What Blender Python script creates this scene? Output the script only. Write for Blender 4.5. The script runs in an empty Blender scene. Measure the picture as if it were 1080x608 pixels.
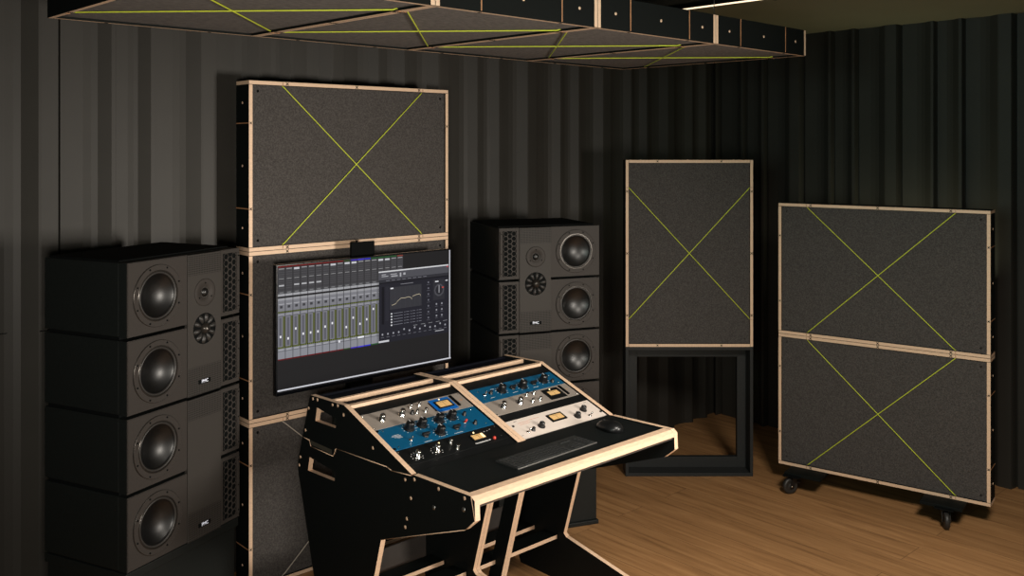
import bpy, bmesh, math, random
from mathutils import Vector, Matrix
from mathutils.geometry import tessellate_polygon
random.seed(7)
sc = bpy.context.scene
C = sc.collection
PI = math.pi
CH = 1.885           # camera height; z of a thing = CH + offset from the lens

# ------------------------------------------------------------------ materials
def lin(c):
    return tuple((v/255/12.92 if v/255 <= .04045 else ((v/255+.055)/1.055)**2.4) for v in c)

def mat(name, rgb, rough=.5, metal=0., noise=0., nscale=40., bump=0., emit=0., stretch=(1, 1, 1), spec=.5, dark=None):
    m = bpy.data.materials.new(name); m.use_nodes = True
    nt = m.node_tree; N = nt.nodes; L = nt.links
    b = N['Principled BSDF']
    col = lin(rgb)
    b.inputs['Base Color'].default_value = (*col, 1)
    b.inputs['Roughness'].default_value = rough
    b.inputs['Metallic'].default_value = metal
    b.inputs['Specular IOR Level'].default_value = spec
    tc = N.new('ShaderNodeTexCoord'); mp = N.new('ShaderNodeMapping')
    mp.inputs['Scale'].default_value = stretch
    L.new(tc.outputs['Object'], mp.inputs['Vector'])
    nz = N.new('ShaderNodeTexNoise'); nz.inputs['Scale'].default_value = nscale; nz.inputs['Detail'].default_value = 4
    L.new(mp.outputs['Vector'], nz.inputs['Vector'])
    if noise:
        mx = N.new('ShaderNodeMix'); mx.data_type = 'RGBA'
        d = lin(dark) if dark else tuple(v*(1-noise) for v in col)
        mx.inputs['A'].default_value = (*d, 1)
        mx.inputs['B'].default_value = (*[min(1, v*(1+noise)) for v in col], 1)
        cr = N.new('ShaderNodeMapRange'); cr.inputs['From Min'].default_value = .3; cr.inputs['From Max'].default_value = .7
        L.new(nz.outputs['Fac'], cr.inputs['Value'])
        L.new(cr.outputs['Result'], mx.inputs['Factor'])
        L.new(mx.outputs['Result'], b.inputs['Base Color'])
    if bump:
        bp = N.new('ShaderNodeBump'); bp.inputs['Strength'].default_value = bump; bp.inputs['Distance'].default_value = .002
        L.new(nz.outputs['Fac'], bp.inputs['Height']); L.new(bp.outputs['Normal'], b.inputs['Normal'])
    if emit:
        b.inputs['Emission Color'].default_value = (*col, 1); b.inputs['Emission Strength'].default_value = emit
    return m

M = {}
M['ply'] = mat('birch_ply', (222, 190, 160), .55, noise=.10, nscale=14, stretch=(3, 3, 30))
M['ply_dark'] = mat('birch_ply_layer', (170, 122, 84), .6, noise=.2, nscale=30)
M['lam'] = mat('black_laminate', (13, 17, 16), .65, noise=.08, nscale=60, spec=.12)
M['stand'] = mat('stand_black', (38, 40, 40), .55, noise=.08, nscale=60, spec=.3)
M['deskblack'] = mat('desk_laminate', (15, 19, 19), .6, noise=.08, nscale=50, spec=.16)
M['felt'] = mat('charcoal_felt', (73, 70, 68), .95, noise=.34, nscale=170, bump=.6, spec=.1)
M['felt_lit'] = mat('charcoal_felt_lit', (110, 106, 103), .95, noise=.34, nscale=90, bump=.6, spec=.1, stretch=(2.5, 1, .5))  # same felt, colour lightened to stand in for light on the underside
M['cord'] = mat('lime_cord', (196, 208, 58), .6, noise=.05)
M['cord_dim'] = mat('dimmed_cord', (168, 160, 148), .6, noise=.05)  # cord colour greyed to put in the dimness low in the stack
M['wallm'] = mat('dark_painted_steel', (48, 46, 42), .5, noise=.06, nscale=6, bump=.03, spec=.26)
M['ceilb'] = mat('black_ceiling', (16, 19, 18), .8, noise=.1, nscale=5)
M['ceilo'] = mat('olive_grey_ceiling', (122, 119, 98), .7, noise=.04, nscale=3)
M['cab'] = mat('speaker_cabinet_black', (19, 22, 21), .5, noise=.12, nscale=90, bump=.1, spec=.3)
M['baffle'] = mat('speaker_baffle_charcoal', (52, 48, 45), .6, noise=.05, nscale=120, bump=.1, spec=.22)
M['cone'] = mat('woofer_cone', (8, 8, 8), .38, noise=.04, nscale=60, spec=.6)
M['rubber'] = mat('rubber_surround', (42, 40, 38), .45, noise=.05)
M['rim'] = mat('polished_rim', (58, 54, 50), .28, metal=.6, noise=.03)
M['dark'] = mat('matt_black', (7, 9, 9), .8, noise=.1, spec=.1)
M['chrome'] = mat('chrome', (215, 212, 208), .18, metal=1, noise=.02)
M['steel'] = mat('satin_steel', (150, 148, 145), .35, metal=.9, noise=.04)
M['knob'] = mat('black_knob', (17, 18, 19), .35, noise=.1)
M['blue'] = mat('blue_enamel', (8, 80, 116), .35, noise=.05, nscale=30)
M['bright_blue'] = mat('bright_blue_enamel', (8, 96, 180), .35, noise=.04)
M['grey'] = mat('grey_panel', (140, 132, 124), .42, noise=.05, nscale=50)
M['white'] = mat('ivory_panel', (218, 206, 196), .4, noise=.03, nscale=30)
M['blackpanel'] = mat('black_panel', (15, 17, 18), .45, noise=.08, spec=.25)
M['meter'] = mat('meter_glow', (206, 168, 112), .4, noise=.05, emit=.22)
M['meter_hot'] = mat('meter_glow_hot', (255, 226, 170), .4, emit=.9)
M['red'] = mat('red_plastic', (196, 62, 48), .4, noise=.04)
M['print'] = mat('white_print', (205, 205, 205), .5, noise=.03)
M['print_red'] = mat('faded_red_print', (196, 140, 120), .5, noise=.03)
M['plate'] = mat('grey_metal_board', (92, 86, 82), .28, metal=.5, noise=.04)
M['navy'] = mat('black_top_laminate', (13, 15, 24), .75, noise=.08, spec=.12)
M['key'] = mat('black_keycap', (38, 40, 40), .5, noise=.06)
M['tvblack'] = mat('gloss_black_bezel', (12, 14, 18), .22, noise=.03)
M['badge'] = mat('dim_badge', (62, 60, 52), .5, noise=.15)
M['led'] = mat('warm_led', (255, 226, 190), .5, emit=1.6)
M['logo'] = mat('lit_logo_white', (225, 228, 240), .4, noise=.02, emit=.35)

def perf_mat():
    m = mat('perforated_driver_plate', (84, 77, 71), .6, spec=.22)
    nt = m.node_tree; N = nt.nodes; L = nt.links; b = N['Principled BSDF']
    tc = N.new('ShaderNodeTexCoord'); sp = N.new('ShaderNodeSeparateXYZ'); L.new(tc.outputs['Object'], sp.inputs[0])
    def mth(op, a, bb=None):
        n = N.new('ShaderNodeMath'); n.operation = op
        for i, v in enumerate((a, bb)):
            if v is None: continue
            if isinstance(v, (int, float)): n.inputs[i].default_value = v
            else: L.new(v, n.inputs[i])
        return n.outputs[0]
    k = 2*PI/.0105
    u = mth('ADD', sp.outputs['X'], sp.outputs['Z']); v = mth('SUBTRACT', sp.outputs['X'], sp.outputs['Z'])
    p = mth('MULTIPLY', mth('SINE', mth('MULTIPLY', u, k*.7)), mth('SINE', mth('MULTIPLY', v, k*.7)))
    hole = mth('GREATER_THAN', p, .25)
    z1 = mth('GREATER_THAN', sp.outputs['Z'], .435); z2 = mth('LESS_THAN', sp.outputs['Z'], .105)
    fac = mth('MULTIPLY', hole, mth('ADD', z1, z2))
    mx = N.new('ShaderNodeMix'); mx.data_type = 'RGBA'
    mx.inputs['A'].default_value = (*lin((55, 52, 49)), 1); mx.inputs['B'].default_value = (*lin((12, 11, 11)), 1)
    L.new(fac, mx.inputs['Factor']); L.new(mx.outputs['Result'], b.inputs['Base Color'])
    return m
M['perf'] = perf_mat()

def floor_mat():
    m = bpy.data.materials.new('oak_planks'); m.use_nodes = True
    nt = m.node_tree; N = nt.nodes; L = nt.links; b = N['Principled BSDF']
    tc = N.new('ShaderNodeTexCoord'); mp = N.new('ShaderNodeMapping')
    mp.inputs['Rotation'].default_value = (0, 0, -(PI/2+.748))
    L.new(tc.outputs['Object'], mp.inputs['Vector'])
    br = N.new('ShaderNodeTexBrick')
    br.inputs['Scale'].default_value = 1; br.inputs['Brick Width'].default_value = 1.9; br.inputs['Row Height'].default_value = .19
    br.inputs['Mortar Size'].default_value = .0012; br.inputs['Mortar Smooth'].default_value = .6; br.offset = .37
    br.inputs['Color1'].default_value = (0, 0, 0, 1); br.inputs['Color2'].default_value = (1, 1, 1, 1); br.inputs['Mortar'].default_value = (.5, .5, .5, 1)
    L.new(mp.outputs['Vector'], br.inputs['Vector'])
    st = N.new('ShaderNodeMapping'); st.inputs['Scale'].default_value = (1.1, 17, 1)
    L.new(mp.outputs['Vector'], st.inputs['Vector'])
    off = N.new('ShaderNodeVectorMath'); off.operation = 'MULTIPLY_ADD'
    off.inputs[1].default_value = (9, 5, 3); L.new(br.outputs['Color'], off.inputs[0]); L.new(st.outputs['Vector'], off.inputs[2])
    n1 = N.new('ShaderNodeTexNoise'); n1.inputs['Scale'].default_value = 1.6; n1.inputs['Detail'].default_value = 7; n1.inputs['Roughness'].default_value = .62; n1.inputs['Distortion'].default_value = .6
    L.new(off.outputs[0], n1.inputs['Vector'])
    r = N.new('ShaderNodeValToRGB'); e = r.color_ramp.elements
    e[0].position = .28; e[0].color = (*lin((128, 92, 58)), 1); e[1].position = .74; e[1].color = (*lin((182, 138, 92)), 1)
    x = e.new(.45); x.color = (*lin((156, 115, 74)), 1)
    L.new(n1.outputs['Fac'], r.inputs['Fac'])
    hs = N.new('ShaderNodeHueSaturation'); mr = N.new('ShaderNodeMapRange')
    mr.inputs['To Min'].default_value = .9; mr.inputs['To Max'].default_value = 1.08
    L.new(br.outputs['Color'], mr.inputs['Value']); L.new(mr.outputs['Result'], hs.inputs['Value']); L.new(r.outputs['Color'], hs.inputs['Color'])
    mx = N.new('ShaderNodeMix'); mx.data_type = 'RGBA'; mx.inputs['B'].default_value = (*lin((60, 40, 25)), 1)
    L.new(br.outputs['Fac'], mx.inputs['Factor']); L.new(hs.outputs['Color'], mx.inputs['A'])
    L.new(mx.outputs['Result'], b.inputs['Base Color'])
    b.inputs['Roughness'].default_value = .5; b.inputs['Specular IOR Level'].default_value = .35
    bp = N.new('ShaderNodeBump'); bp.inputs['Strength'].default_value = .15; bp.inputs['Distance'].default_value = .002
    L.new(n1.outputs['Fac'], bp.inputs['Height']); L.new(bp.outputs['Normal'], b.inputs['Normal'])
    return m
M['floor'] = floor_mat()

# ------------------------------------------------------------------ mesh helpers
class MB:
    def __init__(s): s.v = []; s.f = []; s.m = []; s.sm = []; s.mats = []
    def mi(s, m):
        if m not in s.mats: s.mats.append(m)
        return s.mats.index(m)
    def add(s, vs, fs, m, smooth=False, mats=None):
        o = len(s.v); s.v += [tuple(v) for v in vs]
        for i, f in enumerate(fs):
            s.f.append([o+k for k in f]); s.m.append(s.mi(mats[i] if mats else m)); s.sm.append(smooth)
        return s
    def box(s, a, b, m, T=None, mats=None, bev=0.):
        # mats: dict with keys -x +x -y +y -z +z
        x0, y0, z0 = a; x1, y1, z1 = b
        vs = [(x0, y0, z0), (x1, y0, z0), (x1, y1, z0), (x0, y1, z0), (x0, y0, z1), (x1, y0, z1), (x1, y1, z1), (x0, y1, z1)]
        fs = [(0, 3, 2, 1), (4, 5, 6, 7), (0, 1, 5, 4), (2, 3, 7, 6), (3, 0, 4, 7), (1, 2, 6, 5)]
        keys = ['-z', '+z', '-y', '+y', '-x', '+x']
        ml = [(mats or {}).get(k, m) for k in keys]
        if bev:
            bm = bmesh.new(); bv = [bm.verts.new(v) for v in vs]
            for f, mm in zip(fs, ml): bm.faces.new([bv[i] for i in f]).material_index = s.mi(mm)
            bmesh.ops.bevel(bm, geom=bm.edges[:], offset=bev, segments=2, profile=.5, affect='EDGES')
            bm.verts.index_update()
            o = len(s.v)
            s.v += [tuple(T @ v.co) if T else tuple(v.co) for v in bm.verts]
            for f in bm.faces: s.f.append([o+v.index for v in f.verts]); s.m.append(f.material_index); s.sm.append(False)
            bm.free(); return s
        if T: vs = [T @ Vector(v) for v in vs]
        return s.add(vs, fs, m, mats=ml)
    def prism(s, loops, fn, t0, t1, mcap, mside, mcap1=None):
        """loops: list of closed 2-D outlines (first outer, then holes); fn(a,b,t)->xyz"""
        flat = [p for l in loops for p in l]; n = len(flat)
        tris = tessellate_polygon([[Vector((p[0], p[1], 0)) for p in l] for l in loops])
        vs = [fn(p[0], p[1], t0) for p in flat]+[fn(p[0], p[1], t1) for p in flat]
        s.add(vs, [tuple(t) for t in tris], mcap)
        o = len(s.v)-2*n
        for t in tris: s.f.append([o+n+k for k in reversed(t)]); s.m.append(s.mi(mcap1 or mcap)); s.sm.append(False)
        b = 0
        for l in loops:
            for i in range(len(l)):
                j = (i+1) % len(l)
                s.f.append([o+b+i, o+b+j, o+n+b+j, o+n+b+i]); s.m.append(s.mi(mside)); s.sm.append(False)
            b += len(l)
        return s
    def lathe(s, prof, m, T=None, n=32, smooth=True, a0=0., a1=2*PI):
        """prof: (r, z[, material]) ; around local z"""
        vs = []; fs = []; ml = []
        for p in prof:
            for k in range(n):
                a = 2*PI*k/n; vs.append(Vector((p[0]*math.cos(a), p[0]*math.sin(a), p[1])))
        for i in range(len(prof)-1):
            mm = prof[i][2] if len(prof[i]) > 2 else m
            for k in range(n):
                fs.append((i*n+k, i*n+(k+1) % n, (i+1)*n+(k+1) % n, (i+1)*n+k)); ml.append(mm)
        if T: vs = [T @ v for v in vs]
        return s.add(vs, fs, m, smooth, ml)
    def tube(s, pts, r, m, n=8):
        vs = []; fs = []
        pts = [Vector(p) for p in pts]
        for i, p in enumerate(pts):
            d = (pts[min(i+1, len(pts)-1)]-pts[max(i-1, 0)]).normalized()
            u = d.cross(Vector((0, 0, 1)) if abs(d.z) < .9 else Vector((1, 0, 0))).normalized(); w = d.cross(u)
            for k in range(n):
                a = 2*PI*k/n; vs.append(p+u*r*math.cos(a)+w*r*math.sin(a))
        for i in range(len(pts)-1):
            for k in range(n): fs.append((i*n+k, i*n+(k+1) % n, (i+1)*n+(k+1) % n, (i+1)*n+k))
        fs.append(tuple(range(n))); fs.append(tuple(range((len(pts)-1)*n, len(pts)*n))[::-1])
        return s.add(vs, fs, m, True)
    def mesh(s, name):
        me = bpy.data.meshes.new(name); me.from_pydata(s.v, [], s.f)
        for m in s.mats: me.materials.append(M[m])
        me.polygons.foreach_set('material_index', s.m); me.polygons.foreach_set('use_smooth', s.sm)
        bm = bmesh.new(); bm.from_mesh(me); bmesh.ops.recalc_face_normals(bm, faces=bm.faces[:]); bm.to_mesh(me); bm.free()
        me.update(); return me
    def obj(s, name, parent=None, loc=None):
        return link(name, s.mesh(name), parent, loc)

def link(name, me, parent=None, loc=None):
    o = bpy.data.objects.new(name, me); C.objects.link(o)
    if parent: o.parent = parent
    if loc: o.location = loc
    return o
def tag(o, label, cat, group=None):
    o['label'] = label; o['category'] = cat
    if group: o['group'] = group
    return o
def thing(name, label, cat, mw=None, loc=None, rz=0., group=None):
    o = bpy.data.objects.new(name, None); C.objects.link(o); o.empty_display_size = .05
    if mw is not None: o.matrix_world = mw
    else: o.location = loc; o.rotation_euler = (0, 0, rz)
    return tag(o, label, cat, group)
def copy_tree(o, parent=None):
    c = o.copy(); C.objects.link(c)
    if parent: c.parent = parent
    for ch in [x for x in bpy.data.objects if x.parent == o]: copy_tree(ch, c)
    return c
def struct(mb, name):
    o = mb.obj(name); o['kind'] = 'structure'; return o
def text_mesh(body, size, m, depth=.0006):
    cu = bpy.data.curves.new('t', 'FONT'); cu.body = body; cu.size = size; cu.extrude = depth; cu.align_x = 'CENTER'; cu.align_y = 'CENTER'
    o = bpy.data.objects.new('t', cu); C.objects.link(o)
    dg = bpy.context.evaluated_depsgraph_get(); me = bpy.data.meshes.new_from_object(o.evaluated_get(dg))
    bpy.data.objects.remove(o); me.materials.clear(); me.materials.append(M[m]); return me
ROTX = Matrix.Rotation(PI/2, 4, 'X')      # local z of a lathe -> -y (towards the viewer side of a front)
def front(x, z, y=0.): return Matrix.Translation((x, y, z)) @ ROTX

# ------------------------------------------------------------------ room
A = .748
eW = Vector((.733, .680)); nW = Vector((.680, -.733))       # along back wall, into the room
K = Vector((1.427, 6.573))                                   # far corner
HC = 2.613
def corrugated(p0, along, normal, cols, length, period=.642):
    """plan profile of the folded steel wall, extruded floor to ceiling; offset grows into the room"""
    # one period measured from the start of a rib: (distance, offset); flat ends curved and steps grooved to put in shade
    P = [(0, .045), (.060, .045), (.064, .030), (.069, -.022), (.079, -.022), (.081, 0), (.165, 0), (.195, .003), (.218, .010), (.262, .038), (.278, .038), (.281, -.014), (.290, -.014), (.292, 0), (.340, 0), (.362, .003), (.378, .008), (.420, .038), (.438, .038), (.441, -.014), (.451, -.014), (.453, 0), (.525, 0), (.555, .003), (.580, .009), (.632, .044)]
    pts = []
    k = 0; s = cols
    while s < length:
        for d, o in P:
            if 0 <= s+d <= length: pts.append((s+d, o))
        s += period
    pts = [(0, 0)]+pts+[(length, 0)]
    mb = MB(); vs = []
    zs = (0, HC)
    for z in zs:
        for d, o in pts:
            q = p0+along*d+normal*o; vs.append((q.x, q.y, z))
    n = len(pts)
    q0 = [(p0+along*d-normal*.1) for d in (0, length)]
    fs = [(i, i+1, n+i+1, n+i) for i in range(n-1)]
    b = len(vs)
    for z in zs:
        for q in q0: vs.append((q.x, q.y, z))
    fs += [(b, b+1, b+3, b+2), (0, b, b+2, n), (n-1, b+1, b+3, 2*n-1)]
    mb.add(vs, fs, 'wallm')
    return mb
# left/back wall: distance grows from the corner towards the left; rib starts reversed, so mirror the profile by walking from the far left
L0 = K-eW*(4.425+.642*3)
struct(corrugated(L0, eW, nW, 0., 4.425+.642*3), 'wall_back')
nR = Vector((-.733, -.680)); aR = Vector((.680, -.733))
struct(corrugated(K, aR, nR, 1.269-.642*2, 5.6), 'wall_right')
mb = MB()
for s0, s1 in ((0, 1.26),):
    q = L0+nW*.0
seam = MB()
def wb(s, o, z): 
    q = L0+eW*s+nW*o; return (q.x, q.y, z)
zz = 1.181; RB = .0455
seam.add([wb(.642*2+.585+.05, RB, zz-.002), wb(.642*3+.062, RB, zz-.002), wb(.642*3+.062, RB, zz+.002), wb(.642*2+.585+.05, RB, zz+.002)], [(0, 1, 2, 3)], 'dark')
seam.add([wb(.642*2+.445, .001, zz-.002), wb(.642*2+.584, .001, zz-.002), wb(.642*2+.584, .001, zz+.002), wb(.642*2+.445, .001, zz+.002)], [(0, 1, 2, 3)], 'dark')
struct(seam, 'trim_1')
fl = MB(); F = [L0-nW*.3+eW*-.2, K-nW*.3+eW*.3, K+eW*.3+aR*6.2, L0-eW*.2+aR*6.2]
fl.box((-6, -2.5, -.06), (6, 8, 0), 'floor'); struct(fl, 'floor')
ce = MB()
S0 = Vector((.968, 4.70)); d = aR
def off(p, a, b): q = p+aR*a+eW*b; return q
# black part of the ceiling to the left of the light strip, olive part to its right
def slab(pts, z0, z1, m):
    b = MB(); b.prism([[(p.x, p.y) for p in pts]], lambda a, c, t: (a, c, t), z0, z1, m, m); return b
struct(slab([off(S0, -4, 0), off(S0, 6, 0), off(S0, 6, -6), off(S0, -4, -6)], HC, HC+.08, 'ceilb'), 'ceiling')
struct(slab([off(S0, -4, 0), off(S0, -4, 3.5), off(S0, 6, 3.5), off(S0, 6, 0)], HC, HC+.08, 'ceilo'), 'ceiling_right')
# led strip lamp under the seam of the ceiling
p = thing('linear_ceiling_lamp', 'thin warm linear lamp under the ceiling above the ceiling panels', 'lamp', loc=(*off(S0, -.1, 0), HC), rz=math.atan2(aR.y, aR.x))
MB().box((-.5, -.014, -.022), (2.4, .014, 0), 'dark').obj('housing', p)
MB().box((-.5, -.006, -.028), (2.4, .006, -.0225), 'led').obj('diffuser', p)
for x in (.50, 1.5): MB().box((x-.006, -.018, -.036), (x+.006, .018, 0), 'dark').obj('mounting_clip', p)

# ------------------------------------------------------------------ acoustic panels
PL, PS, PD, PT = 1.067, .727, .117, .018
def cross_mark(x, z, y=-.0006, r=.0085):
    b = MB()
    for s in (1, -1):
        t = Matrix.Translation((x, y, z)) @ Matrix.Rotation(s*PI/4, 4, 'Y')
        b.box((-r, -.0006, -.0014), (r, .0006, .0014), 'dark', T=t)
    return b
_pc = {}
def panel_meshes(H, cord, felt):
    key = (H, cord, felt)
    if key in _pc: return _pc[key]
    r = []
    ply = {'-y': 'ply'}
    for z0, z1, n in ((0, PT, 'bottom'), (H-PT, H, 'top')):
        r.append(('rail_board', MB().box((0, 0, z0), (PL, PD, z1), 'lam', mats={'-y': 'ply', '-x': 'ply', '+x': 'ply'}, bev=.0012).mesh('rail_board')))
    for x0, x1, sx in ((0, PT, -1), (PL-PT, PL, 1)):
        b = MB().box((x0, 0, PT), (x1, PD, H-PT), 'lam', mats={'-y': 'ply'}, bev=.0008)
        xo = x0 if sx < 0 else x1
        for fz in (.25, .75):          # end grain of the inner battens showing as thin lines
            b.box((min(xo, xo+sx*.0012), .004, H*fz-.0022), (max(xo, xo+sx*.0012), PD, H*fz+.0022), 'ply_dark')
        for fz in (.135, .5, .87):
            T = Matrix.Translation((xo, PD*.5, H*fz)) @ Matrix.Rotation(sx*PI/2, 4, 'Y')
            b.lathe([(0, .0015), (.0055, .0015), (.0055, 0)], 'ply', T, n=12)
        r.append(('side_board', b.mesh('side_board')))
    r.append(('felt_panel', MB().box((PT, .008, PT), (PL-PT, .05, H-PT), felt, bev=.002).mesh('felt_panel')))
    r.append(('backing_board', MB().box((PT, PD-.012, PT), (PL-PT, PD-.002, H-PT), 'lam').mesh('backing_board')))
    xa, xb = .158, PL-.158
    for p0, p1 in () if cord is None else (((xa, H-PT), (xb, PT)), ((xb, H-PT), (xa, PT))):
        y = .0035
        b = MB().tube([(p0[0], y+.004, p0[1]), (p0[0]+(p1[0]-p0[0])*.015, y, p0[1]+(p1[1]-p0[1])*.015), (p1[0]-(p1[0]-p0[0])*.015, y, p1[1]-(p1[1]-p0[1])*.015), (p1[0], y+.004, p1[1])], .0023, cord)
        for q in (p0, p1):          # short wrap of the cord over the rail
            zz = q[1]; s = 1 if zz > H/2 else -1
            b.tube([(q[0], .004, zz), (q[0], -.0012, zz+s*.003), (q[0], -.0012, zz+s*PT*.8)], .0012, 'ply_dark')
        r.append(('cord', b.mesh('cord')))
    for x in (xa+.022, PL/2, xb-.022):
        for z in (PT/2, H-PT/2): r.append(('cross_slot', cross_mark(x, z).mesh('cross_slot')))
    for z in (.25*H, .75*H):
        for x in (PT/2, PL-PT/2): r.append(('cross_slot', cross_mark(x, z, r=.0065).mesh('cross_slot')))
    for x, z in ((.045, .045), (PL-.045, .045), (.045, H-.045), (PL-.045, H-.045)):
        r.append(('felt_screw', MB().lathe([(0, .0085), (.006, .0085), (.006, .006)], 'dark', front(x, z, .0165), n=10).mesh('felt_screw')))
    _pc[key] = r; return r
def acoustic_panel(label, mw, group, H=PS, cord='cord', felt='felt'):
    t = thing('acoustic_panel', label, 'acoustic panel', mw=mw, group=group)
    for n, me in panel_meshes(H, cord, felt): link(n, me, t)
    return t
def pose(x, y, z, rz): return Matrix.Translation((x, y, z)) @ Matrix.Rotation(rz, 4, 'Z')
zt = .278+CH
acoustic_panel('topmost felt panel of the tall left stack, above the wide screen', pose(-1.110, 3.923, zt-PS, .734), 'panels of the tall left stack')
acoustic_panel('middle felt panel of the tall left stack, behind the wide screen', pose(-1.110, 3.923, zt-2*PS, .734), 'panels of the tall left stack', cord=None)
acoustic_panel('bottom felt panel of the tall left stack with cord dimmed to grey, behind the desk', pose(-1.110, 3.923, 0, .734), 'panels of the tall left stack', H=zt-2*PS, cord='cord_dim')
zt = -.318+CH
acoustic_panel('upper felt panel of the wheeled stack at the right', pose(1.486, 5.190, zt-PS, -.635), 'panels of the wheeled right stack')
low = acoustic_panel('lower felt panel of the right stack, standing on black casters', pose(1.486, 5.190, zt-2*PS, -.635), 'panels of the wheeled right stack')
zc = -.080+CH-PL
mw = Matrix(((0, 0, -1, .647+PS), (0, 1, 0, 5.299), (1, 0, 0, zc), (0, 0, 0, 1)))
acoustic_panel('upright single felt panel standing on an open black frame', mw, None)
# ceiling cloud of four
ca, sa = math.cos(.771), math.sin(.771)
Oc = Vector((1.340, 4.242)); zcl = .410+CH
labels = ['rightmost of the four felt panels hung from the ceiling', 'second from the right of the four panels hung from the ceiling', 'third from the right of the four panels hung from the ceiling', 'leftmost of the four felt panels hung from the ceiling']
for k in range(4):
    o = Oc-Vector((ca, sa))*PS*(k+1)
    mw = Matrix(((-sa, 0, ca, o.x), (ca, 0, sa, o.y), (0, 1, 0, zcl), (0, 0, 0, 1)))
    t = acoustic_panel(labels[k], mw, 'panels of the ceiling cloud', felt='felt_lit')
    for x in (.25, .8):
        MB().tube([(x, PD-.003, PS/2), (x, HC-zcl, PS/2)], .002, 'steel').obj('hanging_wire', t)

# casters under the right stack
def caster(px, py, swing, parent):
    b = MB()
    c = link('caster', MB().box((-.045, -.045, -.018), (.045, .045, -.010), 'dark', bev=.003).lathe([(0, -.022), (.026, -.022), (.028, -.014)], 'knob', n=20).mesh('caster'), parent, (px, py, 0))
    zb = -(zt-2*PS)
    r = .043
    R = Matrix.Rotation(swing, 4, 'Z')
    f = MB()
    for s in (-1, 1):
        f.prism([[(-.016, -.02), (.016, -.02), (.030, zb+r+.006), (.030, zb+r-.010), (.012, zb+r-.010)]], lambda a, z, t: R @ Vector((a, t, z)), s*.019-.0015, s*.019+.0015, 'knob', 'knob')
    f.box((-.018, -.0205, -.027), (.018, .0205, -.020), 'knob', T=R)
    f.box((-.046, -.012, -.050), (-.012, .012, -.042), 'knob', T=R @ Matrix.Rotation(-.25, 4, 'Y'))
    f.obj('fork', c)
    T = R @ Matrix.Translation((.021, 0, zb+r)) @ Matrix.Rotation(PI/2, 4, 'X')
    MB().lathe([(0, -.012), (.008, -.016), (.012, -.012), (.026, -.010), (.032, -.014), (r, -.009), (r, .009), (.032, .014), (.026, .010), (.012, .012), (.008, .016), (0, .012)], 'rubber', T, n=28).obj('wheel', c)
    MB().lathe([(0, -.021), (.005, -.021), (.005, .021), (0, .021)], 'chrome', T, n=12).obj('axle', c)
for x, y, sw in ((.118, -.092, -2.2), (.880, -.092, -1.2), (.118, .19, .6), (.880, .19, 1.4)): caster(x, y, sw, low)
for x in (.075, .765): MB().box((x, -.115, -.016), (x+.195, .225, -.0004), 'lam', bev=.002).obj('foot_plate', low)

# open black stand under the single panel
st = thing('panel_stand', 'open black rectangular frame stand below the upright felt panel', 'stand', loc=(.647, 5.299, 0))
h = zc
b = {'bev': .0015}
MB().box((0, 0, 0), (PS, .14, .018), 'stand', **b).obj('base_board', st)
MB().box((0, 0, h-.018), (PS, .14, h), 'stand', **b).obj('top_board', st)
for x in (0, PS-.018): MB().box((x, 0, .018), (x+.018, .14, h-.018), 'stand', **b).obj('side_board', st)
fw = .060
for a, c in (((.018, .10, .018), (.018+fw, .135, h-.018)), ((PS-.018-.05, .10, .018), (PS-.018, .135, h-.018)), ((.018+fw, .10, .018), (PS-.018-.05, .135, .018+fw)), ((.018+fw, .10, h-.018-fw), (PS-.018-.05, .135, h-.018))):
    MB().box(a, c, 'stand', bev=.001).obj('frame_bar', st)

# ------------------------------------------------------------------ speakers
SW, SH = .530, .2583
GAP = .012
def woofer_meshes():
    body = MB().lathe([(.106, .0), (.1065, .003, 'rim'), (.1050, .0042), (.0875, .0038, 'rim'), (.0862, .0050, 'rim'), (.0835, .0050, 'rim'), (.0825, .002)], 'baffle', n=64, smooth=False)
    sur = [(.0830, .001), (.0815, .0035), (.079, .0042), (.0765, .0035), (.0745, .0005)]
    cone = [(.0745, .0005), (.0735, -.002), (.070, -.005), (.060, -.012), (.048, -.019), (.036, -.024), (.024, -.027), (.012, -.029), (0, -.0295)]
    return [('flange', body.mesh('flange')), ('surround', MB().lathe(sur, 'rubber', n=56).mesh('surround'))], MB().lathe(cone, 'cone', n=56).mesh('woofer_cone')
WF, WC = woofer_meshes()
BOLT = MB().lathe([(0, .0062), (.0032, .0062), (.0032, .004)], 'dark', n=8).mesh('bolt')
def woofer(x, z, t):
    w = link('woofer', WC, t); w.matrix_local = front(x, z, -.0005)
    for n, me in WF: link(n, me, w)
    for k in range(8):
        a = PI/8+PI*k/4; link('bolt', BOLT, w, (.0985*math.cos(a), .0985*math.sin(a), 0))
def grille_mesh(w, hh):
    """honeycomb lattice w x hh with a dark back, in local x, z"""
    b = MB(); b.box((0, .001, 0), (w, .0015, hh), 'dark')
    cols = 3; R = w/(cols*1.5+.5)
    dz = math.sqrt(3)*R; rows = int(hh/dz)
    for c in range(cols):
        for r in range(rows):
            cx = R+c*1.5*R; cz = dz/2+(hh-rows*dz)/2*.6+r*dz+(dz/2 if c % 2 else 0)*.98
            if cz+dz/2 > hh+.004: continue
            vo = [(cx+R*math.cos(PI/3*k), -.0015, cz+R*math.sin(PI/3*k)) for k in range(6)]
            vi = [(cx+.82*R*math.cos(PI/3*k), -.0015, cz+.82*R*math.sin(PI/3*k)) for k in range(6)]
            vb = [(x, .001, z) for x, y, z in vi]
            b.add(vo+vi+vb, [(k, (k+1) % 6, 6+(k+1) % 6, 6+k) for k in range(6)]+[(6+k, 6+(k+1) % 6, 12+(k+1) % 6, 12+k) for k in range(6)], 'baffle')
    return b.mesh('vent_grille')
GW, GH = .070, SH-.040
GM = grille_mesh(GW, GH)
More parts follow.
